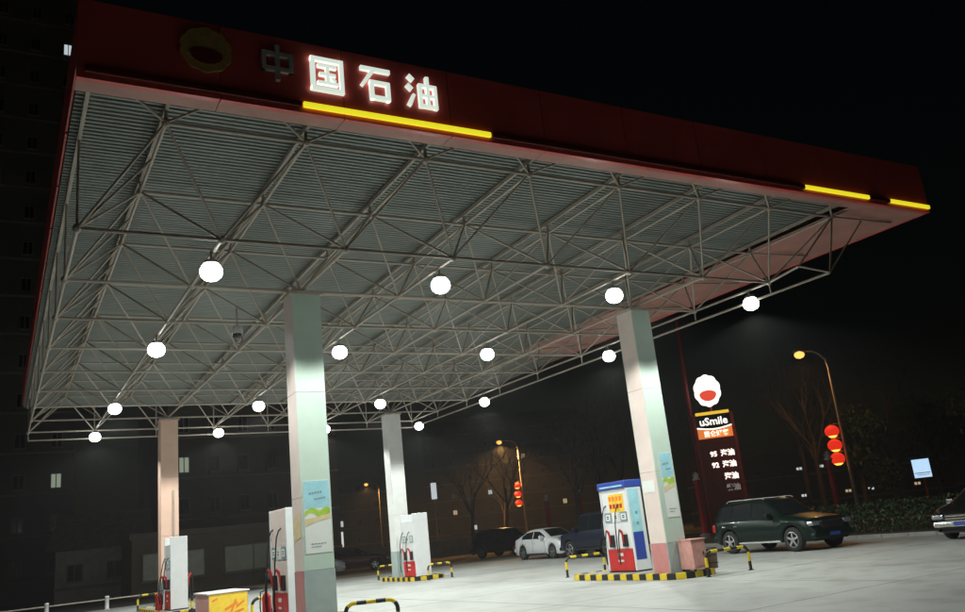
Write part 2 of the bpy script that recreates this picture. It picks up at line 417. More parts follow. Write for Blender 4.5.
# the four big characters, drawn as strokes in a unit square (x right, y up)
def stroke(x0, y0, x1, y1, w0, w1=None):
    w1 = w0 if w1 is None else w1
    d = Vector((x1-x0, y1-y0)); n = Vector((-d.y, d.x)).normalized()
    return [(x0+n.x*w0/2, y0+n.y*w0/2), (x1+n.x*w1/2, y1+n.y*w1/2), (x1-n.x*w1/2, y1-n.y*w1/2), (x0-n.x*w0/2, y0-n.y*w0/2)]
T = .12
GLYPH = {
 'zhong': [stroke(.06, .74, .94, .74, T), stroke(.06, .30, .94, .30, T), stroke(.12, .80, .12, .24, T), stroke(.88, .80, .88, .24, T), stroke(.5, 1.0, .5, -.02, T)],
 'guo': [stroke(.02, .94, .98, .94, T), stroke(.02, .05, .98, .05, T), stroke(.08, 1, .08, 0, T), stroke(.92, 1, .92, 0, T),
         stroke(.22, .75, .78, .75, .09), stroke(.26, .50, .74, .50, .09), stroke(.2, .24, .8, .24, .09), stroke(.5, .76, .5, .24, .10), stroke(.62, .42, .72, .31, .09)],
 'shi': [stroke(.04, .92, .96, .92, T), stroke(.44, .92, .06, .38, .13, .10), stroke(.30, .52, .92, .52, T), stroke(.36, .56, .36, 0, T), stroke(.87, .56, .87, 0, T), stroke(.32, .06, .9, .06, T)],
 'you': [stroke(.06, .96, .22, .82, .13), stroke(.0, .66, .16, .52, .13), stroke(.04, .02, .22, .38, .13, .09),
         stroke(.38, .70, .98, .70, .10), stroke(.38, .06, .98, .06, .10), stroke(.43, .74, .43, 0, .11), stroke(.93, .74, .93, 0, .11), stroke(.68, 1.0, .68, .04, .11), stroke(.4, .38, .96, .38, .09)],
}
for key, xc, zc, m in (('zhong', 3.68, 9.22, 'sign_dead'), ('guo', 4.52, 9.16, 'sign_white'), ('shi', 5.39, 9.17, 'sign_white'), ('you', 6.27, 9.17, 'sign_white')):
    S = .62; mb = MB()
    for k, pts in enumerate(GLYPH[key]):
        mb.prism([(xc-S/2+u*S*.95, zc-S/2+v*S) for u, v in pts], lambda u, v, d: (u, RY0+d, v), -.07-.0007*k, -.002)
    mb.obj('sign_character', m, can)
def emblem(parent, fn, rad, m_out, m_low, thick, name='emblem'):
    # lobed flower disc with a half sun set low in it
    pts = []
    N = 72
    for i in range(N):
        a = 2*math.pi*i/N
        r = rad*(0.93+0.07*abs(math.cos(5*a+math.pi/2)))
        pts.append((r*math.cos(a), r*math.sin(a)*1.22))
    e = MB().prism(pts, fn, 0, thick).obj(name, m_out, parent)
    low = [(rad*.62*math.cos(math.pi+math.pi*i/18), -.28*rad+rad*.52*math.sin(math.pi+math.pi*i/18)) for i in range(19)]
    low += [(rad*.62*math.cos(math.pi*i/10), -.28*rad+rad*.30*math.sin(math.pi*i/10)) for i in range(1, 10)]
    MB().prism(low, fn, thick-.002, thick+.015).obj('half_sun', m_low, e)
    return e
emblem(can, lambda u, v, d: (2.55+u, RY0-d-.004, 9.22+v*.8), .40, 'logo_y', 'logo_r', .05)

# canopy flood lights
def flood():
    root = thing('canopy_light', 'glowing round white flood light hung under the canopy truss', 'light', group='flood lights under the canopy')
    MB().lathe([(.05, .20), (.11, .18), (.145, .14), (.14, .112)], 20).obj('housing', 'housing', root)
    MB().lathe([(.11, .115), (.165, .075), (.195, 0.01), (.20, -.05), (.18, -.12), (.125, -.175), (.06, -.20), (.0, -.205)], 28).obj('lens', 'lens', root)
    MB().tube([(0, 0, .2), (0, 0, .36)], .02).obj('bracket', 'steel', root)
    l = bpy.data.lights.new('flood_beam', 'SPOT'); l.energy = CANOPY_W; l.spot_size = R(146); l.spot_blend = .22
    l.color = (0.94, 1.0, 0.945); l.shadow_soft_size = .10
    lo = link('flood_beam', l, root); lo.location = (0, 0, -.34)
    return root
fl0 = None
for lx, where in ((3.2, 'outside the poster column'), (7.83, 'one step inside the poster column'), (12.4, 'one step short of the pink-box column'), (16.93, 'on the outer pylon-side rail')):
    for ly, row in ((14.7, 'nearest the red fascia'), (20.77, 'second behind the fascia'), (28.97, 'third behind the fascia'), (35.2, 'farthest from the fascia')):
        if fl0 is None: o = fl0 = flood()
        else: o = copy_tree(fl0)
        o.location = (lx, ly, 6.62)
        o['label'] = 'white flood light '+row+', '+where

# ================================================================== columns
def column(x, y, label, dado, face='mint', side='pinkw'):  # sides, and the whole salmon column, carry a pink tint in the panel colour
    c = thing('canopy_column', label, 'column', (x, y, 0), group='columns carrying the canopy')
    h = .31; H = 6.80
    MB().box(-h+.02, h-.02, -h+.02, h-.02, 0, H).obj('core', 'steel', c)
    MB().box(-.36, .36, -.36, .36, H, H+.06).obj('head_plate', 'steel', c)
    MB().tube([(0, 0, H), (0, 0, ZL)], .12, 12).obj('bearing', 'steel', c)
    rows = [(dado+.006, 2.6), (2.606, 4.7), (4.706, H-.001)]
    for a, b in rows:
        for sg in (-1, 1):
            MB().box(-h+.004, h-.004, min(sg*h, sg*(h-.02)), max(sg*h, sg*(h-.02)), a, b, .004).obj('face_panel', face, c)
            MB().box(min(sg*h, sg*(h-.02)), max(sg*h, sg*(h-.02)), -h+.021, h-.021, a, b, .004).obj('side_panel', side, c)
    for sg in (-1, 1):
        d = h+.008
        MB().box(-h-.004, h+.004, min(sg*d, sg*(h-.02)), max(sg*d, sg*(h-.02)), .12, dado, .004).obj('dado_panel', 'dado_grey', c)
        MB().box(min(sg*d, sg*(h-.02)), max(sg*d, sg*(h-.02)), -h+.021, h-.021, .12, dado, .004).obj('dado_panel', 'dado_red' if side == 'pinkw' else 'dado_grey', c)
    return c
cNL = column(CX[0], CY[0], 'pale column with landscape poster and tall grey and red base band', 1.2)
cNR = column(CX[1], CY[0], 'pale column beside the blue-topped pump and the pink box', .85)
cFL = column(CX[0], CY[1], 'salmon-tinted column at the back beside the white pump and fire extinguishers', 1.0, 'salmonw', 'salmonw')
cFR = column(CX[1], CY[1], 'cream column at the back next to the pump with white end panel', 1.15, 'white', 'white')
def poster(col, z0, z1, w, face='front', x=0.0):
    # a printed sheet: sky, hills, paper foot, a few printed lines
    h = .312
    fn = (lambda u, v, d: (x+u, -h-d, v)) if face == 'front' else (lambda u, v, d: (-h-d, x-u, v))
    H = z1-z0
    p = MB().prism([(-w/2, z0), (w/2, z0), (w/2, z1), (-w/2, z1)], fn, 0, .006).obj('poster', 'paper', col)
    MB().prism([(-w/2+.01, z0+.60*H), (w/2-.01, z0+.62*H), (w/2-.01, z1-.012), (-w/2+.01, z1-.012)], fn, .006, .0075).obj('poster_sky', 'lblue', p)
    hill = [(-w/2+.01, z0+.44*H)]+[(-w/2+.01+(w-.02)*i/8, z0+(.50+.05*math.sin(i*.8))*H) for i in range(9)]
    hill += [(w/2-.01-(w-.02)*i/8, z0+(.60+.025*math.sin(i*1.4))*H) for i in range(9)]
    MB().prism(hill, fn, .0078, .0088).obj('poster_hills', 'gprint', p)
    MB().prism([(-w/2+.01, z0+.37*H), (0, z0+.43*H), (w/2-.01, z0+.46*H), (w/2-.01, z0+.53*H), (0, z0+.49*H), (-w/2+.01, z0+.47*H)], fn, .009, .0098).obj('poster_field', 'sand', p)
    for k, (a, b, zz, hh) in enumerate(((-.30, .22, .80, .03), (-.1, .34, .72, .025), (-.28, .3, .12, .012), (-.28, .1, .08, .012))):
        for q in range(5):
            u0 = (a+(b-a)*q/5)*w; u1 = (a+(b-a)*(q+.72)/5)*w
            sl = .05*w if k < 2 else 0
            MB().prism([(u0, z0+zz*H+sl*q/5), (u1, z0+zz*H+sl*(q+1)/5), (u1, z0+(zz+hh)*H+sl*(q+1)/5), (u0, z0+(zz+hh)*H+sl*q/5)], fn, .008, .0092).obj('printed_line', 'ink', p)
    return p
poster(cNL, 1.52, 2.92, .54, 'front', .01)
poster(cNR, 1.45, 3.05, .40, 'front', .06)
h = .312
MB().prism([(-.25, 1.75), (.22, 1.85), (.22, 2.35), (-.1, 2.25), (-.25, 2.05)], lambda u, v, d: (-h-d, -u, v), .001, .005).obj('sticker', 'sand', cNL)
MB().prism([(-.25, 2.1), (.2, 2.1), (.2, 2.4), (-.25, 2.4)], lambda u, v, d: (-h-d, -u, v), .001, .005).obj('sticker', 'paper', cNR)
MB().prism([(-.03, 2.6), (.03, 2.6), (.03, 4.2), (-.03, 4.2)], lambda u, v, d: (.12+u, -h-d, v), .001, .04).obj('conduit', 'steel', cFL)

# ================================================================== islands
YB = MB().box(-.12, .12, 0, .14, 0, .15, .012)
KY = YB.mesh('kerb_block', 'yellow'); KB = YB.mesh('kerb_block', 'black')
def island(x0, x1, y0, y1, label):
    c = thing('fuel_island', label, 'fuel island', ((x0+x1)/2, (y0+y1)/2, 0), group='raised pump islands')
    hx, hy = (x1-x0)/2, (y1-y0)/2; r = .45
    # centre line of the kerb as a rounded rectangle
    pts = []
    def arc(cx, cy, a0):
        for i in range(7): a = a0+math.pi/2*i/6; pts.append((cx+r*math.cos(a), cy+r*math.sin(a)))
    arc(hx-r, hy-r, 0); arc(-hx+r, hy-r, math.pi/2); arc(-hx+r, -hy+r, math.pi); arc(hx-r, -hy+r, 1.5*math.pi)
    MB().prism([(u*.97, v*.985) for u, v in pts], lambda u, v, d: (u, v, d), 0.0, .135).obj('island_top', 'kerb_grey', c)
    P = [Vector(p) for p in pts]+[Vector(pts[0])]
    cum = [0]
    for a, b in zip(P, P[1:]): cum.append(cum[-1]+(b-a).length)
    n = int(cum[-1]/.252); n -= n % 2; step = cum[-1]/n
    def at(s):
        for i in range(len(P)-1):
            if cum[i+1] >= s: t = (s-cum[i])/(cum[i+1]-cum[i]); return P[i].lerp(P[i+1], t)
        return P[-1]
    for k in range(n):
        a, b = at(k*step), at((k+1)*step); m = (a+b)/2; d = b-a
        o = link('kerb_block', KY if k % 2 else KB, c)
        o.location = (m.x, m.y, 0); ang = math.atan2(d.y, d.x)
        o.rotation_euler = (0, 0, ang); o.scale = (max(.2, d.length/.246), 1, 1)
    return c
island(14.15, 15.6, 15.95, 20.6, 'striped island under the blue-topped pump and the pink box')
island(5.0, 7.1, 15.95, 20.9, 'striped island under the column with the landscape poster')
island(14.15, 15.6, 30.9, 34.7, 'striped island under the cream back column')
island(4.75, 6.85, 29.6, 35.6, 'striped island under the salmon-tinted back column')

# hoop barriers: one bent tube in black and yellow lengths
def hoop(x, y, label, w=1.42, hgt=.57, rz=0, group='striped hoop barriers at island ends'):
    c = thing('hoop_barrier', label, 'barrier', (x, y, 0), rz, group)
    r = .16; pts = [(-w/2, 0)]
    n = 6
    pts += [(-w/2, (hgt-r)*i/3) for i in (1, 2)]
    pts += [(-w/2+r-r*math.cos(math.pi/2*i/n), hgt-r+r*math.sin(math.pi/2*i/n)) for i in range(n+1)]
    pts += [(-w/2+r+(w-2*r)*i/7, hgt) for i in range(1, 7)]
    pts += [(w/2-r+r*math.sin(math.pi/2*i/n), hgt-r+r*math.cos(math.pi/2*i/n)) for i in range(n+1)]
    pts += [(w/2, (hgt-r)*i/3) for i in (2, 1)]+[(w/2, 0)]
    P = [Vector((u, 0, v)) for u, v in pts]
    cum = [0]
    for a, b in zip(P, P[1:]): cum.append(cum[-1]+(b-a).length)
    L = cum[-1]; k = 11
    def at(s):
        for i in range(len(P)-1):
            if cum[i+1] >= s-1e-9: return P[i].lerp(P[i+1], (s-cum[i])/(cum[i+1]-cum[i]))
        return P[-1]
    for i in range(k):
        seg = [at(L*(i+q/6)/k) for q in range(7)]
        MB().tube(seg, .038, 10).obj('tube_length', 'black' if i % 2 == 0 else 'yellow', c)
    for sx in (-1, 1): MB().lathe([(.075, 0), (.075, .012)], 12, (sx*w/2, 0, 0)).obj('foot_plate', 'black', c)
    return c
hoop(15.48, 15.62, 'striped hoop barrier in front of the brown bin')
hoop(15.7, 21.8, 'striped hoop barrier behind the blue-topped pump')
hoop(6.05, 15.2, 'striped hoop barrier in front of the column with the landscape poster', w=.95, rz=R(-28))
hoop(6.3, 21.9, 'striped hoop barrier behind the pink-fronted pump')
hoop(15.05, 30.5, 'striped hoop barrier in front of the pump with white end panel', w=1.0)
hoop(15.3, 35.9, 'striped hoop barrier behind the cream back column', w=1.2)
hoop(6.2, 29.2, 'striped hoop barrier in front of the white back pump', w=1.3)
hoop(5.6, 36.3, 'striped hoop barrier behind the salmon-tinted back column', w=1.4)

# ================================================================== dispensers (face towards -x)
def dispenser(x, y, label, H=2.3, header=True, Ly=1.1, D=.52, front='dwhite', side_blue=True, extra=0.0):
    c = thing('fuel_dispenser', label, 'fuel pump', (x+D/2, y+Ly/2, .14), group='fuel pumps on the islands')
    a, b = D/2, Ly/2
    MB().box(-a, a, -b+.02, b-.02, .03, .60, .02).obj('base_cabinet', 'red', c)
    MB().box(-a-.03, a+.03, -b-.01, b+.01, 0, .03).obj('plinth', 'black', c)
    MB().box(-a+.02, a-.02, -b, b, .601, H, .025).obj('body', front, c)
    for sy in (-1, 1):                      # end cheeks, full height
        MB().box(-a+.0, a-.0, min(sy*b, sy*(b+.05)), max(sy*b, sy*(b+.05)), .03, H+extra, .015).obj('end_panel', 'dwhite', c)
    if side_blue:
        for k, (z0, z1, m) in enumerate(((.30, 1.02, 'blue'), (1.02, H-.04, 'lblue'))):
            MB().box(-a+.05, a-.12, -b-.055, -b-.0505, z0+.002, z1-.002).obj('side_print', m, c)
        for k in range(2): MB().box(-.05, .03, -b-.058, -b-.0555, 1.2+.28*k, 1.28+.28*k).obj('side_mark', 'ink', c)
    if header:
        hd = MB().box(-a-.04, a+.04, -b-.07, b+.07, H, H+.20, .03).obj('header', 'blue', c)
        MB().box(-a-.043, -a-.0405, -b+.05, b-.05, H+.05, H+.09).obj('header_line', 'lblue', hd)
    for sx in (-1, 1):
        X = sx*(a-.02)
        def F(y0, y1, z0, z1, d, name, m, par=c):
            lo, hi = sorted((X, X+sx*d)); return MB().box(lo, hi, y0, y1, z0, z1, .003).obj(name, m, par)
        if side_blue:
            st = F(-b*.75, b*.45, H-.62, H-.14, .004, 'sticker', 'yprint')
            for r_ in range(2):
                for q in range(4):
                    yy = -b*.6+q*.15; F(yy, yy+.11, H-.32-.2*r_, H-.2-.2*r_, .006, 'sticker_character', 'oprint' if r_ == 0 else 'red', st)
        # three framed meters
        for k, yc in enumerate((-b*.62, 0.0, b*.62)):
            f = F(yc-.14, yc+.14, 1.32, 1.58, .02, 'meter', 'ink' if k != 1 else 'dwhite')
            F(yc-.10, yc+.10, 1.37, 1.53, .024, 'meter_window', 'paper', f)
            F(yc-.05, yc+.05, 1.41, 1.44, .027, 'meter_digits', 'black', f)
            F(yc-.05, yc+.05, 1.46, 1.49, .027, 'meter_digits', 'black', f)
        # nozzles in their boots, hoses looping down
        for yc in (-b*.55, b*.5):
            bt = F(yc-.08, yc+.08, .66, .98, .08, 'nozzle_boot', 'black')
            xx = X+sx*.10
            nz = MB().tube([(xx, yc, .74), (xx, yc, .95), (xx+sx*.03, yc, 1.06), (xx+sx*.08, yc+.02, 1.12)], [.018, .026, .034, .026], 8).obj('nozzle', 'red', c)
            MB().tube([(xx+sx*.08, yc+.02, 1.12), (xx+sx*.13, yc+.03, .9), (xx+sx*.15, yc+.05, .45), (xx+sx*.1, yc+.12, .22), (xx+sx*.08, yc+.2, .5), (xx+sx*.04, yc+.22, 1.2), (xx-sx*.01, yc+.2, H-.62), (xx-sx*.06, yc+.16, H-.46), (xx-sx*.13, yc+.1, H-.40)], .016, 8).obj('hose', 'rubber', c)
        lo, hi = sorted((X+sx*.022, X+sx*.028))
        for q, zz in enumerate((.42, .27)):
            MB().box(lo, hi, -.12, .12, zz, zz+.08-.03*q).obj('base_lettering', 'sign_dead', c)
    return c
dispenser(14.82, 18.35, 'white fuel pump with blue header and yellow sticker', 2.2)
dispenser(5.5, 18.55, 'pink-fronted fuel pump behind the column with the landscape poster', 2.40, False, 1.2, .55, 'pinkw', False)
dispenser(14.25, 31.0, 'fuel pump with tall white end panel beside the cream back column', 2.15, False, 1.1, .66, 'dwhite', False, .26)
dispenser(5.12, 30.5, 'fuel pump with tall white end panel beside the salmon-tinted column', 2.1, False, 1.1, .55, 'dwhite', False, .24)

# ================================================================== small things on the islands
c = thing('pink_box', 'weathered pink equipment box standing against the pale column', 'box', (14.86, 16.14, .14))
MB().box(-.22, .22, -.24, .24, .05, .72, .012).obj('cabinet', 'boxpink', c)
MB().box(-.24, .24, -.26, .26, .721, .75, .008).obj('lid', 'boxpink', c)
MB().box(-.17, .17, -.247, -.241, .12, .66).obj('door', 'boxpink', c)
MB().box(.10, .13, -.262, -.248, .36, .44).obj('door_handle', 'black', c)
for sx in (-1, 1):
    for sy in (-1, 1): MB().box(sx*.18-.02, sx*.18+.02, sy*.2-.02, sy*.2+.02, 0, .05).obj('foot', 'black', c)
c = thing('litter_bin', 'small brown litter bin behind the striped hoop barrier', 'bin', (15.42, 16.15, .14))
MB().lathe([(.15, 0), (.155, .02), (.18, .44), (.19, .45)], 18).obj('drum', 'bin', c)
MB().lathe([(.195, .452), (.195, .475), (.13, .50), (.125, .49), (.12, .455)], 18).obj('rim', 'black', c)
for z in (.12, .3): MB().lathe([(.172, z), (.178, z+.01), (.174, z+.02)], 18).obj('band', 'black', c)

c = thing('goods_counter', 'low promotional counter with pink side and yellow printed front', 'counter', (5.5, 24.0, 0))
MB().box(-.52, .52, 0, 1.7, .06, .72, .01).obj('cabinet', 'boxpink', c)
MB().box(-.56, .56, -.05, 1.75, .721, .75, .006).obj('top', 'white', c)
f = MB().box(-.50, .50, -.014, -.002, .09, .70, .003).obj('printed_front', 'yprint', c)
for k, pts in enumerate(([(-.1, .25), (.25, .42), (.24, .48), (-.1, .33)], [(.0, .12), (.05, .12), (.22, .52), (.17, .54)], [(.2, .3), (.42, .44), (.41, .5), (.2, .37)], [(.15, .16), (.4, .24), (.4, .29), (.15, .22)], [(-.42, .52), (-.28, .58), (-.29, .62), (-.42, .57)])):
    MB().prism(pts, lambda u, v, d: (u, -.014-d, v), 0, .003+.0006*k).obj('brush_mark', 'oprint', f)
for sx in (-.48, .48):
    for yy in (.05, 1.65): MB().box(sx-.02, sx+.02, yy-.02, yy+.02, 0, .06).obj('foot', 'black', c)
c = thing('bottle_crate', 'blue crate of white bottles standing beside the pink-fronted pump', 'crate', (5.75, 20.2, .14))
MB().box(-.2, .2, -.15, .15, .0, .26, .012).obj('crate_shell', 'blue', c)
for i in range(3):
    for j in range(2):
        b = MB().lathe([(.045, .27), (.05, .30), (.05, .44), (.02, .50), (.02, .54)], 10, (-.12+.12*i, -.07+.14*j, 0)).obj('bottle', 'white', c)
for k, (x, y, lb) in enumerate(((4.96, 32.0, 'red fire extinguisher leaning at the foot of the back pump'), (4.98, 31.62, 'red fire extinguisher with dark hose beside the back pump'))):
    c = thing('fire_extinguisher', lb, 'fire extinguisher', (x, y, .14))
    MB().lathe([(.07, 0), (.08, .02), (.08, .46), (.055, .53), (.025, .56)], 14).obj('cylinder', 'red', c)
    MB().tube([(0, 0, .56), (0, 0, .62)], .02).obj('valve', 'chrome', c)
    MB().box(-.015, .09, -.012, .012, .615, .64).obj('lever', 'black', c)
    MB().tube([(0, .02, .6), (-.1, .05, .56), (-.12, .04, .3), (-.09, .02, .12)], .013).obj('hose', 'rubber', c)
for k, (x, y, lb) in enumerate(((5.42, 19.95, 'red fire extinguisher on the island behind the pink-fronted pump'), )):
    c = thing('fire_extinguisher', lb, 'fire extinguisher', (x, y, .14))
    MB().lathe([(.09, 0), (.10, .02), (.10, .52), (.065, .60), (.025, .64)], 14).obj('cylinder', 'red', c)
    MB().tube([(0, 0, .64), (0, 0, .70)], .02).obj('valve', 'chrome', c)
    MB().tube([(0, .02, .68), (-.12, .05, .64), (-.14, .04, .3), (-.11, .02, .12)], .014).obj('hose', 'rubber', c)
# security camera under the lower chord
c = thing('security_camera', 'small grey dome camera hanging from the truss beside the poster column', 'camera', (4.45, 18.0, 6.30))
MB().tube([(0, 0, .18), (0, 0, .65)], .02).obj('drop_pipe', 'steel', c)
MB().lathe([(.02, .2), (.10, .17), (.12, .05), (.12, 0)], 16).obj('hood', 'white', c)
MB().lathe([(.11, 0), (.10, -.06), (.05, -.1), (0, -.11)], 16).obj('dome', 'glass', c)

# low white posts with a rail along the rear edge
for i in range(6):
    x = -5.0+2.35*i
    c = thing('rail_post', 'low white post of the rail along the rear edge of the forecourt', 'post', (x, 41.9, 0), group='low white posts along the rear edge')
    MB().lathe([(.085, 0), (.085, .50), (.095, .505), (.095, .54), (.05, .57)], 12).obj('post', 'white', c)
    MB().box(-.12, .12, -.12, .12, 0, .03).obj('base_plate', 'steel', c)
for i in range(5):
    x = -5.0+2.35*i
    o = MB().tube([(x+.09, 41.9, .42), (x+2.26, 41.9, .42)], .03, 8).obj('post_rail', 'steel')
    tag(o, 'grey steel rail running between the low white posts', 'rail', 'rails between the low white posts')

# ================================================================== vehicles (local: +x forward, y left, z up)
def interp(pts, x):
    if x <= pts[0][0]: return pts[0][1]
    for (a, va), (b, vb) in zip(pts, pts[1:]):
        if x <= b: return va+(vb-va)*(x-a)/(b-a) if b > a else vb
    return pts[-1][1]
def car(name, label, loc, heading, body, Lg=4.5, Wd=1.8, prof=None, belt=None, wheel=.33, axles=(-1.32, 1.36), cabin=(-1.4, .9), pillars=(-.35, ), sill=.22, trim=None, chrome_bumper=False, cat='car', rails=False):
    c = thing(name, label, cat, (loc[0], loc[1], 0), heading)
    hw = Wd/2; x0, x1 = -Lg/2, Lg/2
    xs = set([x0, x1]+[p[0] for p in prof]+[p[0] for p in belt])
    n = 46
    for i in range(n+1): xs.add(x0+Lg*i/n)
    Ra = wheel+.055
    for ax in axles:
        for k in range(13): xs.add(ax+Ra*math.cos(math.pi*k/12))
    xs = sorted(x for x in xs if x0 <= x <= x1)
    xx = [xs[0]]
    for x in xs[1:]:
        if x-xx[-1] > .004: xx.append(x)
    def width(x):
        e = abs(x)/(Lg/2)
        return hw*(1-.17*max(0, (e-.72)/.28)**2.2)
    def low(x):
        z = sill+.10*max(0, (abs(x)/(Lg/2)-.9)/.1)**2
        for ax in axles:
            d = abs(x-ax)
            if d < Ra: z = max(z, wheel+math.sqrt(max(0, Ra*Ra-d*d)))
        return z
    def sect(x):
        w = width(x); zt = interp(prof, x); zb = min(interp(belt, x), zt-.03); zl = min(low(x), zb-.06)
        cab = max(0, min(1, (zt-zb-.05)/.35))
        wr = w*(.93-.17*cab)
        ze = zt-.035-.03*cab
        return [(w-.07, zl), (w-.012, zl+.03), (w, zl+(zb-zl)*.55), (w-.012, zb-.02), (w*.965, zb), (wr, ze), (wr*.80, zt-.012), (0, zt)]
    vs = []; K = 15
    for x in xx:
        s = sect(x); row = [(x, y, z) for y, z in s]+[(x, -y, z) for y, z in s[-2::-1]]
        vs += row
    fs = [(i*K+j, i*K+j+1, (i+1)*K+j+1, (i+1)*K+j) for i in range(len(xx)-1) for j in range(K-1)]
    mb = MB().add(vs, fs, True)
    mb.add(vs[:K], [tuple(range(K))]); mb.add(vs[-K:], [tuple(range(K))[::-1]])
    mb.obj('body', body, c)
    MB().box(x0+.12, x1-.12, -hw+.24, hw-.24, sill-.02, max(.5, wheel*1.5)).obj('underbody', 'black', c)
    tr = trim or 'black'
    # side glass lies on the cabin side, cut by the pillars
    cut = [cabin[0]]+list(pillars)+[cabin[1]]
    for sg in (-1, 1):
        for a, b in zip(cut, cut[1:]):
            m = 8; top = []; bot = []
            for i in range(m+1):
                x = a+.035+(b-a-.07)*i/m; s = sect(x); (y4, z4), (y5, z5) = s[4], s[5]
                hgt = z5-z4
                if hgt < .08: continue
                t0, t1 = .03/hgt, 1-.05/hgt
                bot.append((x, sg*(y4+(y5-y4)*t0+.007), z4+hgt*t0)); top.append((x, sg*(y4+(y5-y4)*t1+.007), z4+hgt*t1))
            if len(bot) < 2: continue
            k = len(bot); q = MB().add(bot+top, [(i, i+1, k+i+1, k+i) if sg < 0 else (i, k+i, k+i+1, i+1) for i in range(k-1)])
            q.obj('side_window', 'glass', c)
    # windscreen and rear window follow the roof profile
    def screen(xa, xb, nm):
        m = 5; V = []
        for i in range(m+1):
            x = xa+(xb-xa)*i/m; s = sect(x); y = s[6][0]*.98
            V += [(x, yy, z) for yy, z in ((-y, s[6][1]+.012), (0, s[7][1]+.012), (y, s[6][1]+.012))]
        F = [(3*i+j, 3*i+j+1, 3*i+4+j, 3*i+3+j) for i in range(m) for j in (0, 1)]
        MB().add(V, F).obj(nm, 'glass', c)
    ws = [p for p in prof]
    screen(cabin[2], cabin[3], 'windscreen')
    screen(cabin[4], cabin[5], 'rear_window')
    # wheels
    for ax in axles:
        for sg in (-1, 1):
            yy = sg*(hw-.11)
            t = MB().lathe([(wheel*.62, -.10), (wheel*.93, -.105), (wheel, -.07), (wheel, .07), (wheel*.93, .105), (wheel*.62, .10), (wheel*.62, -.10)], 28, (ax, yy, wheel), 'y', False).obj('wheel', 'rubber', c)
            MB().lathe([(wheel*.63, -.012), (wheel*.63, .012)], 20, (ax, yy, wheel), 'y').obj('brake_disc', 'black', t)
            o = sg*.108
            MB().lathe(sorted([(wheel*.66, o*.2), (wheel*.66, o), (wheel*.60, o*1.02), (wheel*.58, o*.6)], key=lambda p: p[1]*sg), 24, (ax, yy, wheel), 'y', False).obj('rim', 'alloy', t)
            for k in range(5):
                a = 2*math.pi*k/5+.3
                u = Vector((math.cos(a), 0, math.sin(a))); v = Vector((-math.sin(a), 0, math.cos(a)))
                P = [u*wheel*.1+v*.035, u*wheel*.62+v*.028, u*wheel*.62-v*.028, u*wheel*.1-v*.035]
                cc = Vector((ax, yy, wheel))
                V = [cc+p+Vector((0, o*.80, 0)) for p in P]+[cc+p+Vector((0, o*1.0, 0)) for p in P]
                MB().add(V, [(0, 1, 2, 3), (7, 6, 5, 4), (0, 4, 5, 1), (1, 5, 6, 2), (2, 6, 7, 3), (3, 7, 4, 0)]).obj('spoke', 'alloy', t)
            MB().lathe([(.06, o*.7), (.055, o*1.03)] if sg > 0 else [(.055, o*1.03), (.06, o*.7)], 14, (ax, yy, wheel), 'y').obj('hub', 'alloy', t)
    # doors: shut lines, handles, mirrors
    zb = interp(belt, 0)
    for sg in (-1, 1):
        for xd in (cut[0]+.12,)+tuple(pillars[:1])+(cabin[1]+.02,):
            s = sect(xd); MB().box(xd-.005, xd+.005, min(sg*(s[2][0]-.02), sg*(s[2][0]+.003)), max(sg*(s[2][0]-.02), sg*(s[2][0]+.003)), sill+.12, interp(belt, xd)-.03).obj('door_gap', 'black', c)
        for xd in (pillars[0]+.08, cabin[0]+.25):
            s = sect(xd); w = s[3][0]
            MB().box(xd, xd+.17, min(sg*w, sg*(w+.035)), max(sg*w, sg*(w+.035)), zb-.16, zb-.13, .008).obj('door_handle', 'chrome' if trim else body, c)
        xm = cabin[1]-.12; w = sect(xm)[4][0]
        MB().box(xm-.07, xm+.09, min(sg*(w-.02), sg*(w+.20)), max(sg*(w-.02), sg*(w+.20)), zb+.02, zb+.17, .035).obj('mirror', body if not chrome_bumper else 'chrome', c)
        # head and tail lamps wrap the corners
        wf = width(x1-.14)
        zh = interp(prof, x1-.2)-.12
        MB().box(x1-.26, x1+.006, min(sg*(wf-.32), sg*(wf+.008)), max(sg*(wf-.32), sg*(wf+.008)), zh-.12, zh+.01, .04).obj('headlight', 'lampglass', c)
        wr = width(x0+.1); zt = interp(belt, x0+.1)-.18
        MB().box(x0-.006, x0+.16, min(sg*(wr-.24), sg*(wr+.012)), max(sg*(wr-.24), sg*(wr+.012)), zt-.14, zt+.10, .03).obj('tail_light', 'taillamp', c)
        MB().lathe([(.055, x1-.08), (.05, x1+.004)], 12, (0, sg*(wf-.25), .42), 'x').obj('fog_light', 'lampglass', c)
        if rails: MB().tube([(-1.5, sg*(hw*.70), interp(prof, -1.5)+.005), (-1.4, sg*hw*.70, interp(prof, -1.4)+.05), (.1, sg*hw*.70, interp(prof, .1)+.05), (.25, sg*hw*.70, interp(prof, .2)+.005)], .018).obj('roof_rail', 'alloy', c)
        MB().box(axles[0]+Ra+.04, axles[1]-Ra-.04, min(sg*(hw-.05), sg*(hw+.03)), max(sg*(hw-.05), sg*(hw+.03)), sill+.0, sill+.07, .02).obj('sill_trim', tr, c)
    zf = interp(prof, x1-.15)-.13
    g = MB().box(x1-.12, x1+.012, -hw*.50, hw*.50, zf-.20, zf+.03, .03).obj('grille', 'black', c)
    for k in range(3): MB().box(x1+.010, x1+.022, -hw*.47, hw*.47, zf-.17+.07*k, zf-.145+.07*k).obj('grille_bar', 'chrome', g)
    MB().box(x1-.25, x1+.03, -hw*.90, hw*.90, .36, .52, .05).obj('front_bumper', 'chrome' if chrome_bumper else body, c)
    MB().box(x0-.03, x0+.25, -hw*.90, hw*.90, .38, .58, .05).obj('rear_bumper', 'chrome' if chrome_bumper else body, c)
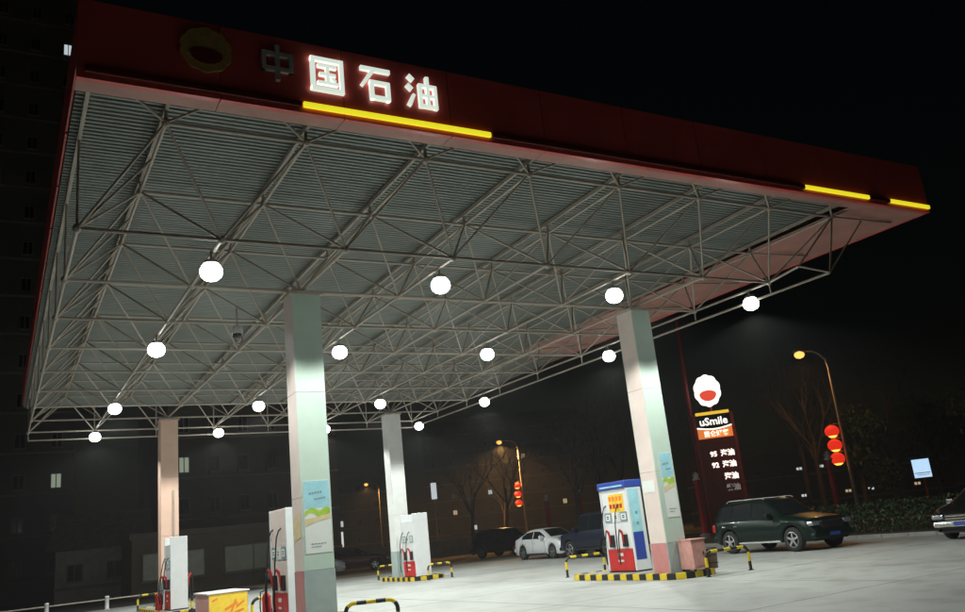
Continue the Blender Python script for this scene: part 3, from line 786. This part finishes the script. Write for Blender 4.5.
    MB().box(x1+.031, x1+.04, -.22, .22, .40, .50).obj('number_plate', 'blue', c)
    MB().box(x0-.04, x0-.031, -.22, .22, .60, .71).obj('number_plate', 'blue', c)
    return c
SEDAN = dict(prof=[(-2.2, .72), (-2.15, .98), (-1.75, 1.06), (-.95, 1.38), (-.35, 1.43), (.2, 1.40), (1.0, 1.02), (1.7, .92), (2.12, .78), (2.2, .60)],
             belt=[(-2.2, .60), (-2.0, .93), (-1.0, .95), (1.0, .90), (1.9, .80), (2.2, .55)], Lg=4.4, Wd=1.78, wheel=.325, axles=(-1.32, 1.31),
             cabin=(-1.35, .72, .25, .98, -1.70, -1.0), pillars=(-.32, ))
SUV = dict(prof=[(-2.22, .75), (-2.18, 1.15), (-1.95, 1.55), (-1.6, 1.64), (-.4, 1.68), (.25, 1.63), (.98, 1.12), (1.4, 1.06), (2.08, .96), (2.22, .68)],
           belt=[(-2.22, .65), (-2.12, 1.04), (0, 1.02), (1.1, .97), (2.0, .88), (2.22, .55)], Lg=4.44, Wd=1.86, wheel=.365, axles=(-1.38, 1.40),
           cabin=(-1.88, .72, .30, .97, -2.16, -1.96), pillars=(-1.15, -.25), sill=.30)
BOXY = dict(prof=[(-2.3, .8), (-2.27, 1.3), (-2.2, 1.82), (-1.7, 1.90), (-.2, 1.92), (.62, 1.88), (1.0, 1.22), (1.4, 1.17), (2.15, 1.08), (2.3, .75)],
           belt=[(-2.3, .7), (-2.2, 1.16), (0, 1.14), (1.1, 1.08), (2.1, 1.0), (2.3, .6)], Lg=4.6, Wd=1.86, wheel=.39, axles=(-1.35, 1.40),
           cabin=(-2.05, .86, .66, .99, -2.26, -2.21), pillars=(-1.1, -.1), sill=.36)
def P(d, **k): q = dict(d); q.update(k); return q
D = -math.pi/2       # heading towards -y
car('parked_suv', 'dark green four-wheel-drive parked beside the red pylon sign', (22.32, 20.02), D+R(-3), paint('dark_green_car_paint', (0.003, 0.012, 0.009)), rails=True, trim='chrome', **SUV)
car('parked_sedan', 'white saloon car parked behind the dark blue off-roader', (23.8, 35.7), D, paint('white_car_paint', (0.72, 0.73, 0.75)), **SEDAN)
car('parked_suv', 'dark blue off-roader parked nose to nose with the white saloon', (23.2, 30.6), -D, paint('dark_blue_car_paint', (0.016, 0.02, 0.036)), **BOXY)
car('parked_car', 'black car parked in shadow behind the white saloon', (27.2, 45.6), D+R(20), paint('black_car_paint', (0.008, 0.008, 0.009)), **P(SUV, Wd=1.85))
car('parked_car', 'dark maroon car parked behind the cream back column', (19.2, 50.8), D+R(70), paint('maroon_car_paint', (0.09, 0.02, 0.022)), **SEDAN)
car('parked_car', 'silver car standing in shadow next to the maroon car', (15.6, 49.0), D+R(75), paint('silver_car_paint', (0.30, 0.31, 0.33)), **SEDAN)
car('parked_car', 'black car with chrome bumper parked beyond the green off-roader', (25.4, 14.6), math.pi+R(6), paint('black_car_paint', (0.008, 0.008, 0.009)), chrome_bumper=True, **SEDAN)

# ================================================================== pylon sign
def pylon():
    base = Vector((36.95, 36.55, .05)); ang = math.atan2(-36.95, 36.55)   # local -y faces the forecourt
    c = thing('pylon_sign', 'tall red price pylon with glowing lobed emblem on top', 'sign', base, ang)
    fn = lambda u, v, d: (u, -d, v)
    W2 = 1.0
    MB().box(-W2, W2, .0, .30, .5, 6.0, .02).obj('board', 'py_board', c)
    for sx in (-1, 1): MB().box(sx*(W2+.10)-.09, sx*(W2+.10)+.09, .05, .25, 0, 6.9, .01).obj('leg', 'dred', c)
    MB().box(-.055, .055, .12, .24, 6.9, 7.6).obj('emblem_stem', 'dred', c)
    MB().tube([(-W2-.28, .3, 0), (-W2-.28, .3, 8.6), (-W2-.12, .3, 13.0)], [.15, .14, .12], 10).obj('mast', 'dred', c)
    e = emblem(c, lambda u, v, d: (u-.05, -d+.08, 8.28+v), .80, 'py_white', 'py_red', .16)
    MB().box(-W2+.02, W2-.02, -.06, .2, 6.86, 7.02, .03).obj('yellow_strip', 'py_yellow', c)
    text('uSmile', .62, 'py_white', c, (0, -.03, 6.42), (R(90), 0, 0), .02, bold=.012)
    o = [(-W2, 5.45), (W2, 5.45), (W2, 6.05)]+[(W2-2*W2*i/8, 6.05-.14*math.sin(math.pi*i/8)) for i in range(1, 9)]
    MB().prism(o, fn, .003, .06).obj('orange_panel', 'py_orange', c)
    sw = [(W2-2*W2*i/8, 6.07-.14*math.sin(math.pi*i/8)) for i in range(9)]+[(-W2+2*W2*i/8, 6.15-.14*math.sin(math.pi*i/8)) for i in range(9)]
    MB().prism(sw, fn, .003, .07).obj('white_curve', 'py_white', c)
    text('昆仑好客', .36, 'py_white', c, (.05, -.075, 5.68), (R(90), 0, 0), .008, bold=.006)
    for z, a, b, m in ((4.5, '95', '汽油', 'py_white'), (3.85, '92', '汽油', 'py_white'), (3.15, None, '汽油', 'py_white'), (2.5, None, '柴油', 'py_dim')):
        if a: text(a, .40, m, c, (-.30, -.02, z), (R(90), 0, 0), .012, bold=.014)
        text(b, .40, m, c, (.50, -.02, z), (R(90), 0, 0), .012, bold=.014)
pylon()

# ================================================================== street lamps
def street_lamp(base, toward, label, h=9.3, arm=1.5, lanterns=False, energy=SODIUM_W):
    a = math.atan2(toward[1], toward[0])
    c = thing('street_lamp', label, 'street lamp', base, a, 'sodium street lamps along the road')
    MB().lathe([(.17, 0), (.17, .25), (.11, .35)], 12).obj('base', 'steel', c)
    pts = [(0, 0, .3), (0, 0, h*.5), (0, 0, h-.9), (.06, 0, h-.45), (.35, 0, h-.08), (arm*.6, 0, h+.10), (arm, 0, h+.16)]
    MB().tube(pts, [.095, .08, .065, .06, .055, .05, .045], 10).obj('pole', 'steel', c)
    hd = MB().lathe([(.06, 0), (.14, .08), (.16, .35), (.12, .62), (.04, .7)], 14, (arm-.05, 0, h+.20), 'x').obj('head', 'housing', c)
    MB().lathe([(.15, .06), (.25, -.02), (.27, -.14), (.19, -.26), (0, -.32)], 14, (arm+.30, 0, h+.12)).obj('lens', 'sodium', c)
    l = bpy.data.lights.new('sodium_glow', 'SPOT'); l.energy = energy; l.color = (1.0, .50, .16); l.shadow_soft_size = .12
    l.spot_size = R(165); l.spot_blend = .5
    lo = link('sodium_glow', l, c); lo.location = (arm+.30, 0, h-.36)
    return c
def lantern_string(base, toward, label, zs_):
    a = math.atan2(toward[1], toward[0])
    for z, w_ in zip(zs_, ('topmost ', 'middle ', 'lowest ')):
        c = thing('red_lantern', w_+label, 'lantern', (base[0], base[1], z), a, 'red lanterns hung on the street lamps')
        MB().lathe([(.10, .30), (.22, .26), (.34, .12), (.36, 0.0), (.34, -.12), (.24, -.24)], 16, (.48, 0, 0)).obj('shade', 'lantern', c)
        MB().lathe([(.11, .30), (.11, .34)], 12, (.48, 0, 0)).obj('top_cap', 'yellow', c)
        MB().lathe([(.23, -.24), (.16, -.30), (.10, -.33)], 14, (.48, 0, 0)).obj('glow_base', 'lantern_glow', c)
        MB().tube([(.06, 0, .36), (.48, 0, .36), (.48, 0, .33)], .015, 6).obj('hook', 'steel', c)
lampL = ((38.3, 28.95, 0), (-.62, .78))
street_lamp(*lampL, 'sodium street lamp carrying red lanterns beside the red pillar', 9.0, 1.0, energy=330)
lantern_string(lampL[0], (-.62, .78), 'red lantern hung on the street lamp beside the red pillar', (4.75, 4.02, 3.32))
lamp2 = ((45.3, 71.9, 0), (-.85, .52))
street_lamp(*lamp2, 'sodium street lamp carrying red lanterns behind the white saloon', 10.0, 1.5, energy=13000)
lantern_string(lamp2[0], (-.85, .52), 'red lantern hung on the street lamp behind the white saloon', (5.6, 4.75, 3.9))
street_lamp((48.2, 115.3, 0), (-.92, .38), 'distant sodium street lamp seen past the cream back column', 9.8, 1.5, energy=3000)

# red pillars with carved finials along the pavement
PILL = [((34.55, 27.2), 3.5, 'red pillar with pale carved top in front of the lantern lamp'), ((31.05, 32.6), 3.3, 'red pillar with pale top beside the price pylon'),
        ((33.3, 49.9), 3.5, 'red pillar with pale top rising behind the white saloon'), ((35.2, 48.6), 3.7, 'red pillar with pale top rising behind the dark blue off-roader')]
for (x, y), H, lb in PILL:
    c = thing('red_pillar', lb, 'pillar', (x, y, .06), group='red pillars along the pavement')
    MB().lathe([(.26, 0), (.26, .22), (.2, .28)], 14).obj('plinth', 'kerb_grey', c)
    MB().lathe([(.145, .28), (.14, H-.5), (.16, H-.46), (.16, H-.38)], 14).obj('shaft', 'red', c)
    MB().lathe([(.19, H-.38), (.21, H-.33), (.12, H-.28), (.14, H-.18), (.17, H-.12), (.10, H-.05), (.05, H+.02)], 12).obj('finial', 'white', c)
    MB().lathe([(.05, 0), (.08, .05), (.07, .12), (.02, .16)], 10, (-.10, 0, H-.2)).obj('carving', 'tarp', c)
# lit advertising box
c = thing('light_box', 'glowing blue-white advertising box on a post', 'sign', (46.05, 30.1, 0), math.atan2(-46.05, 30.1))
MB().box(-.06, .06, 0, .12, 0, 1.95).obj('post', 'dred', c)
MB().box(-.50, .50, -.02, .16, 1.9, 3.05, .03).obj('case', 'black', c)
f = MB().box(-.45, .45, -.03, -.021, 1.96, 2.99).obj('panel', 'adlight', c)
MB().box(-.40, .40, -.034, -.031, 2.2, 2.24).obj('printed_line', 'ink', f)
MB().box(-.30, .34, -.034, -.031, 2.1, 2.13).obj('printed_line', 'ink', f)

# ================================================================== trees
def bare_tree(x, y, H, label, seed, spread=.5):
    rnd = random.Random(seed)
    c = thing('bare_tree', label, 'tree', (x, y, 0), rnd.random()*6, 'bare winter trees along the road')
    trunk = MB(); crown = MB()
    def grow(p, d, L, r, lev):
        pts = [p]; rr = [r]; q = p.copy(); dd = d.copy(); k = 4 if lev < 2 else 3
        for i in range(k):
            dd = (dd+Vector((rnd.uniform(-1, 1), rnd.uniform(-1, 1), rnd.uniform(-.3, .7)))*.16).normalized()
            q = q+dd*L/k; pts.append(q.copy()); rr.append(r*(1-.55*(i+1)/k))
        (trunk if lev == 0 else crown).tube(pts, rr, 7 if lev < 2 else (5 if lev < 3 else 3), cap=False)
        if lev >= 4: return
        nb = (5, 4, 4, 3)[lev]
        for i in range(nb):
            t = rnd.uniform(.45, 1.0) if lev else rnd.uniform(.5, 1.0)
            s = t*k; a = min(int(s), k-1); pp = pts[a].lerp(pts[a+1], s-a)
            az = rnd.uniform(0, 6.28)
            sd = Vector((math.cos(az), math.sin(az), 0)); nd = (dd*(1-spread*.6)+sd*spread*rnd.uniform(.6, 1.3)+Vector((0, 0, .12))).normalized()
            grow(pp, nd, L*rnd.uniform(.52, .72), rr[a]*.55+.004, lev+1)
    grow(Vector((0, 0, -.05)), Vector((0, 0, 1)), H*.45, H*.017, 0)
    trunk.obj('trunk', 'bark', c); crown.obj('crown', 'bark', c)
    return c
TREES = [(29.5, 41.0, 9.5, 'bare tree rising behind the dark blue off-roader'), (33.0, 43.5, 11, 'tall bare tree behind the blue-topped pump'), (38.0, 47.5, 12, 'bare tree between the red pillars and the price pylon'),
         (40.0, 41.5, 11, 'bare tree close behind the price pylon mast'), (42.5, 35.0, 12, 'wide bare tree to the right of the price pylon'), (40.2, 32.5, 11, 'bare tree behind the green off-roader'),
         (44.5, 31.0, 11, 'bare tree close to the lamp with lanterns'), (30.5, 56.0, 10, 'bare tree lit orange beside the farther lantern lamp'), (37.0, 62.0, 11, 'bare tree lit orange in front of the farther lantern lamp'),
         (50.0, 84.0, 12, 'bare tree behind the farther lantern lamp')]
for i, (x, y, H, lb) in enumerate(TREES): bare_tree(x, y, H, lb, 11+i)
def leafy(x, y, H, rx, label, seed, n=2600, group='evergreen trees behind the parked cars'):
    rnd = random.Random(seed)
    c = thing('evergreen_tree', label, 'tree', (x, y, 0), 0, group)
    tr = MB().tube([(0, 0, -.05), (.1, .05, H*.3), (0, .1, H*.62), (.05, 0, H*.85)], [.2, .16, .1, .03], 9)
    lobes = [(Vector((rnd.uniform(-1, 1)*rx*.62, rnd.uniform(-1, 1)*rx*.62, H*rnd.uniform(.35, .88))), rx*rnd.uniform(.32, .55)) for _ in range(13)]
    for p, r in lobes: tr.tube([(0, .05, p.z*.6), tuple(p*.6+Vector((0, 0, p.z*.25))), tuple(p)], [.06, .04, .015], 5)
    tr.obj('trunk', 'bark', c)
    mb = MB()
    for i in range(n):
        p, r = lobes[i % len(lobes)]
        d = Vector((rnd.gauss(0, 1), rnd.gauss(0, 1), rnd.gauss(0, .8))).normalized()*r*rnd.uniform(.45, 1.08)
        q = p+d; s = rnd.uniform(.08, .18)
        u = Vector((rnd.gauss(0, 1), rnd.gauss(0, 1), rnd.gauss(0, 1))).normalized(); w = u.cross(Vector((rnd.gauss(0, 1), rnd.gauss(0, 1), rnd.gauss(0, 1)))).normalized()
        mb.add([q-u*s, q+w*s*.45, q+u*s, q-w*s*.45], [(0, 1, 2, 3)])
    mb.obj('crown', 'leaf', c)
leafy(43.0, 31.8, 6.4, 2.0, 'green leafy tree to the right of the lantern lamp', 3)
leafy(56.0, 35.5, 8.0, 3.2, 'green leafy tree behind the glowing advertising box', 4)
leafy(39.0, 20.0, 6.5, 2.8, 'green leafy tree behind the black car with chrome bumper', 5)
# clipped hedge at the edge of the verge
def hedge(x0, x1, y0, y1, H, label, n=5200):
    rnd = random.Random(9)
    c = thing('hedge', label, 'hedge', ((x0+x1)/2, (y0+y1)/2, .07))
    hx, hy = (x1-x0)/2, (y1-y0)/2
    mb = MB()
    for i in range(int(hy*2/.5)):
        yy = -hy+.25+i*.5; mb.tube([(rnd.uniform(-.2, .2), yy, 0), (rnd.uniform(-.2, .2), yy+.1, H*.8)], [.03, .012], 5)
    mb.obj('stems', 'bark', c)
    mb = MB()
    for i in range(n):
        q = Vector((rnd.uniform(-hx, hx), rnd.uniform(-hy, hy), rnd.uniform(.1, H)+rnd.gauss(0, .05))); s = rnd.uniform(.05, .1)
        u = Vector((rnd.gauss(0, 1), rnd.gauss(0, 1), rnd.gauss(0, 1))).normalized(); w = u.cross(Vector((rnd.gauss(0, 1), rnd.gauss(0, 1), rnd.gauss(0, 1)))).normalized()
        mb.add([q-u*s, q+w*s*.5, q+u*s, q-w*s*.5], [(0, 1, 2, 3)])
    mb.obj('foliage', 'leaf', c)
hedge(27.6, 29.0, 13.0, 27.0, 1.1, 'dark low hedge along the verge behind the green off-roader')

# ================================================================== buildings
def win_mesh(w, h):
    fr = MB()
    t = .06
    fr.box(-w/2, w/2, -.10, .02, -h/2, -h/2+t); fr.box(-w/2, w/2, -.10, .02, h/2-t, h/2)
    fr.box(-w/2, -w/2+t, -.10, .02, -h/2+t, h/2-t); fr.box(w/2-t, w/2, -.10, .02, -h/2+t, h/2-t); fr.box(-t/2, t/2, -.09, .01, -h/2+t, h/2-t)
    return fr.mesh('window', 'frame'), {k: MB().box(-w/2+t, w/2-t, -.045, -.03, -h/2+t, h/2-t).mesh('pane', k) for k in ('pane', 'pane_dim', 'pane_lit', 'pane_cool', 'pane_warm')}, MB().box(-w/2-.06, w/2+.06, -.2, 0, -h/2-.08, -h/2-.003).mesh('sill', 'kerb_grey')
def building(label, loc, rz, W_, Dp, H, wall, cols, rows, ww, wh, z0, dz, lit={}, roof='flat', name='apartment_building'):
    c = thing(name, label, 'building', loc, rz)           # front wall faces local -y at y=0
    MB().box(-W_/2, W_/2, .06, Dp, 0, H).obj('wall', wall, c)
    fm, pm, sm = win_mesh(ww, wh)
    for r in range(rows):
        for k in range(cols):
            x = -W_/2+W_*(k+.5)/cols; z = z0+dz*r
            o = link('window', fm, c); o.location = (x, .045, z)
            p = link('pane', pm[lit.get((k, r), 'pane')], o); s = link('sill', sm, o)
    for r in range(1, int(H/dz)+1): MB().box(-W_/2-.04, W_/2+.04, -.03, .07, z0-wh/2-.45+dz*(r-1), z0-wh/2-.28+dz*(r-1)).obj('floor_band', 'kerb_grey', c)
    if roof == 'flat':
        MB().box(-W_/2-.15, W_/2+.15, -.12, Dp+.1, H, H+.35).obj('parapet', wall, c)
    else:
        MB().prism([(-.5, H), (Dp+.5, H), (Dp/2, H+2.2)], lambda u, v, d: (d, u, v), -W_/2-.4, W_/2+.4).obj('roof', 'roof_tile', c)
    return c
building('dark tower block far behind the left side of the canopy', (-3.5, 70, 0), 0, 17, 12, 56, 'wall_grey', 7, 18, .75, 1.1, 2.4, 3.0, {(6, 2): 'pane_lit', (6, 14): 'pane_cool'})
building('dim six-storey apartment block behind the salmon-tinted column', (17.6, 66, 0), R(4), 13.4, 10, 19, 'wall_dark', 6, 6, .8, 1.2, 2.6, 3.0, {(0, 2): 'pane_lit', (2, 5): 'pane'})
building('low shop with wide dim windows behind the rear rail', (11.2, 52, 0), 0, 9.0, 5, 3.1, 'wall_brown', 2, 1, 3.4, 1.5, 1.55, 3.2, {(0, 0): 'pane_dim', (1, 0): 'pane_dim'}, name='shop')
building('small gabled shed behind the rear rail', (5.3, 57, 0), R(-20), 4.5, 4, 3.0, 'tarp', 2, 1, .9, 1.0, 1.7, 3, {}, 'gable', 'shed')
building('far apartment block seen between the back columns', (46, 150, 0), R(-14), 40, 12, 13, 'wall_grey', 12, 4, .9, 1.1, 2.4, 3.0, {(3, 2): 'pane_warm', (8, 1): 'pane_cool'})
building('far apartment block with a few lit windows behind the farther lantern lamp', (84, 135, 0), R(-32), 34, 12, 22, 'wall_dark', 10, 7, .8, .9, 2.4, 3.0, {(1, 1): 'pane_warm', (3, 2): 'pane_cool', (5, 4): 'pane_warm', (7, 1): 'pane_warm', (2, 0): 'pane_cool'})
building('low shop across the road behind the green off-roader', (60, 47, 0), R(-52), 24, 7, 5.5, 'wall_brown', 14, 2, .55, .32, 1.7, 2.2, {(3, 0): 'pane_cool', (4, 0): 'pane_warm', (6, 1): 'pane_cool', (7, 0): 'pane_warm', (8, 0): 'pane_cool', (9, 1): 'pane_warm', (12, 0): 'pane_cool', (2, 1): 'pane_warm', (5, 0): 'pane_cool', (5, 1): 'pane_cool', (10, 0): 'pane_warm'}, name='shop')
building('low house across the road behind the glowing advertising box', (64, 30, 0), R(-66), 16, 7, 4.2, 'wall_dark', 8, 1, .5, .4, 1.9, 3, {(2, 0): 'pane_warm', (4, 0): 'pane_cool', (5, 0): 'pane_warm'}, 'gable', 'house')
# pale wall towards the far end of the lamplit ground
c = thing('boundary_wall', 'pale low boundary wall in orange light behind the black car', 'wall', (27, 60.5, 0), R(-8))
for i in range(7): MB().box(-9+2.6*i+.01, -9+2.6*i+2.45, 0, .2, 0, 1.25, .01).obj('wall_panel', 'tarp', c)
for i in range(8): MB().box(-9+2.6*i-.14, -9+2.6*i+.0, -.04, .24, 0, 1.4, .01).obj('pier', 'tarp', c)
# hanging lit signs in the distance
for (x, y, z, w, hh, m, lb) in ((62.0, 125.4, 8.7, .9, 2.6, 'pane_cool', 'narrow upright white sign glowing far between the columns'), (30.8, 84.6, 2.25, .55, 1.5, 'pane_cool', 'narrow white lit sign far beside the poster column')):
    c = thing('upright_sign', lb, 'sign', (x, y, 0), math.atan2(-x, y))
    MB().box(-.06, .06, .1, .2, 0, z+hh/2+.2).obj('post', 'steel', c)
    MB().box(-w/2, w/2, -.08, .1, z-hh/2, z+hh/2, .03).obj('lit_case', m, c)

# ================================================================== night haze
hz = MB().box(-60, 190, -45, 230, -1.4, 60).obj('haze', 'white')
hz.data.materials.clear()
hm = bpy.data.materials.new('night_haze'); hm.use_nodes = True
hn = hm.node_tree; hn.nodes.remove(hn.nodes['Principled BSDF'])
pv_ = hn.nodes.new('ShaderNodeVolumePrincipled')
pv_.inputs['Color'].default_value = (.9, .9, .9, 1); pv_.inputs['Density'].default_value = HAZE; pv_.inputs['Anisotropy'].default_value = .3
hn.links.new(pv_.outputs[0], hn.nodes['Material Output'].inputs['Volume'])
hz.data.materials.append(hm); hz['kind'] = 'stuff'; hz['label'] = 'thin night haze glowing round the lamps'; hz.display_type = 'WIRE'
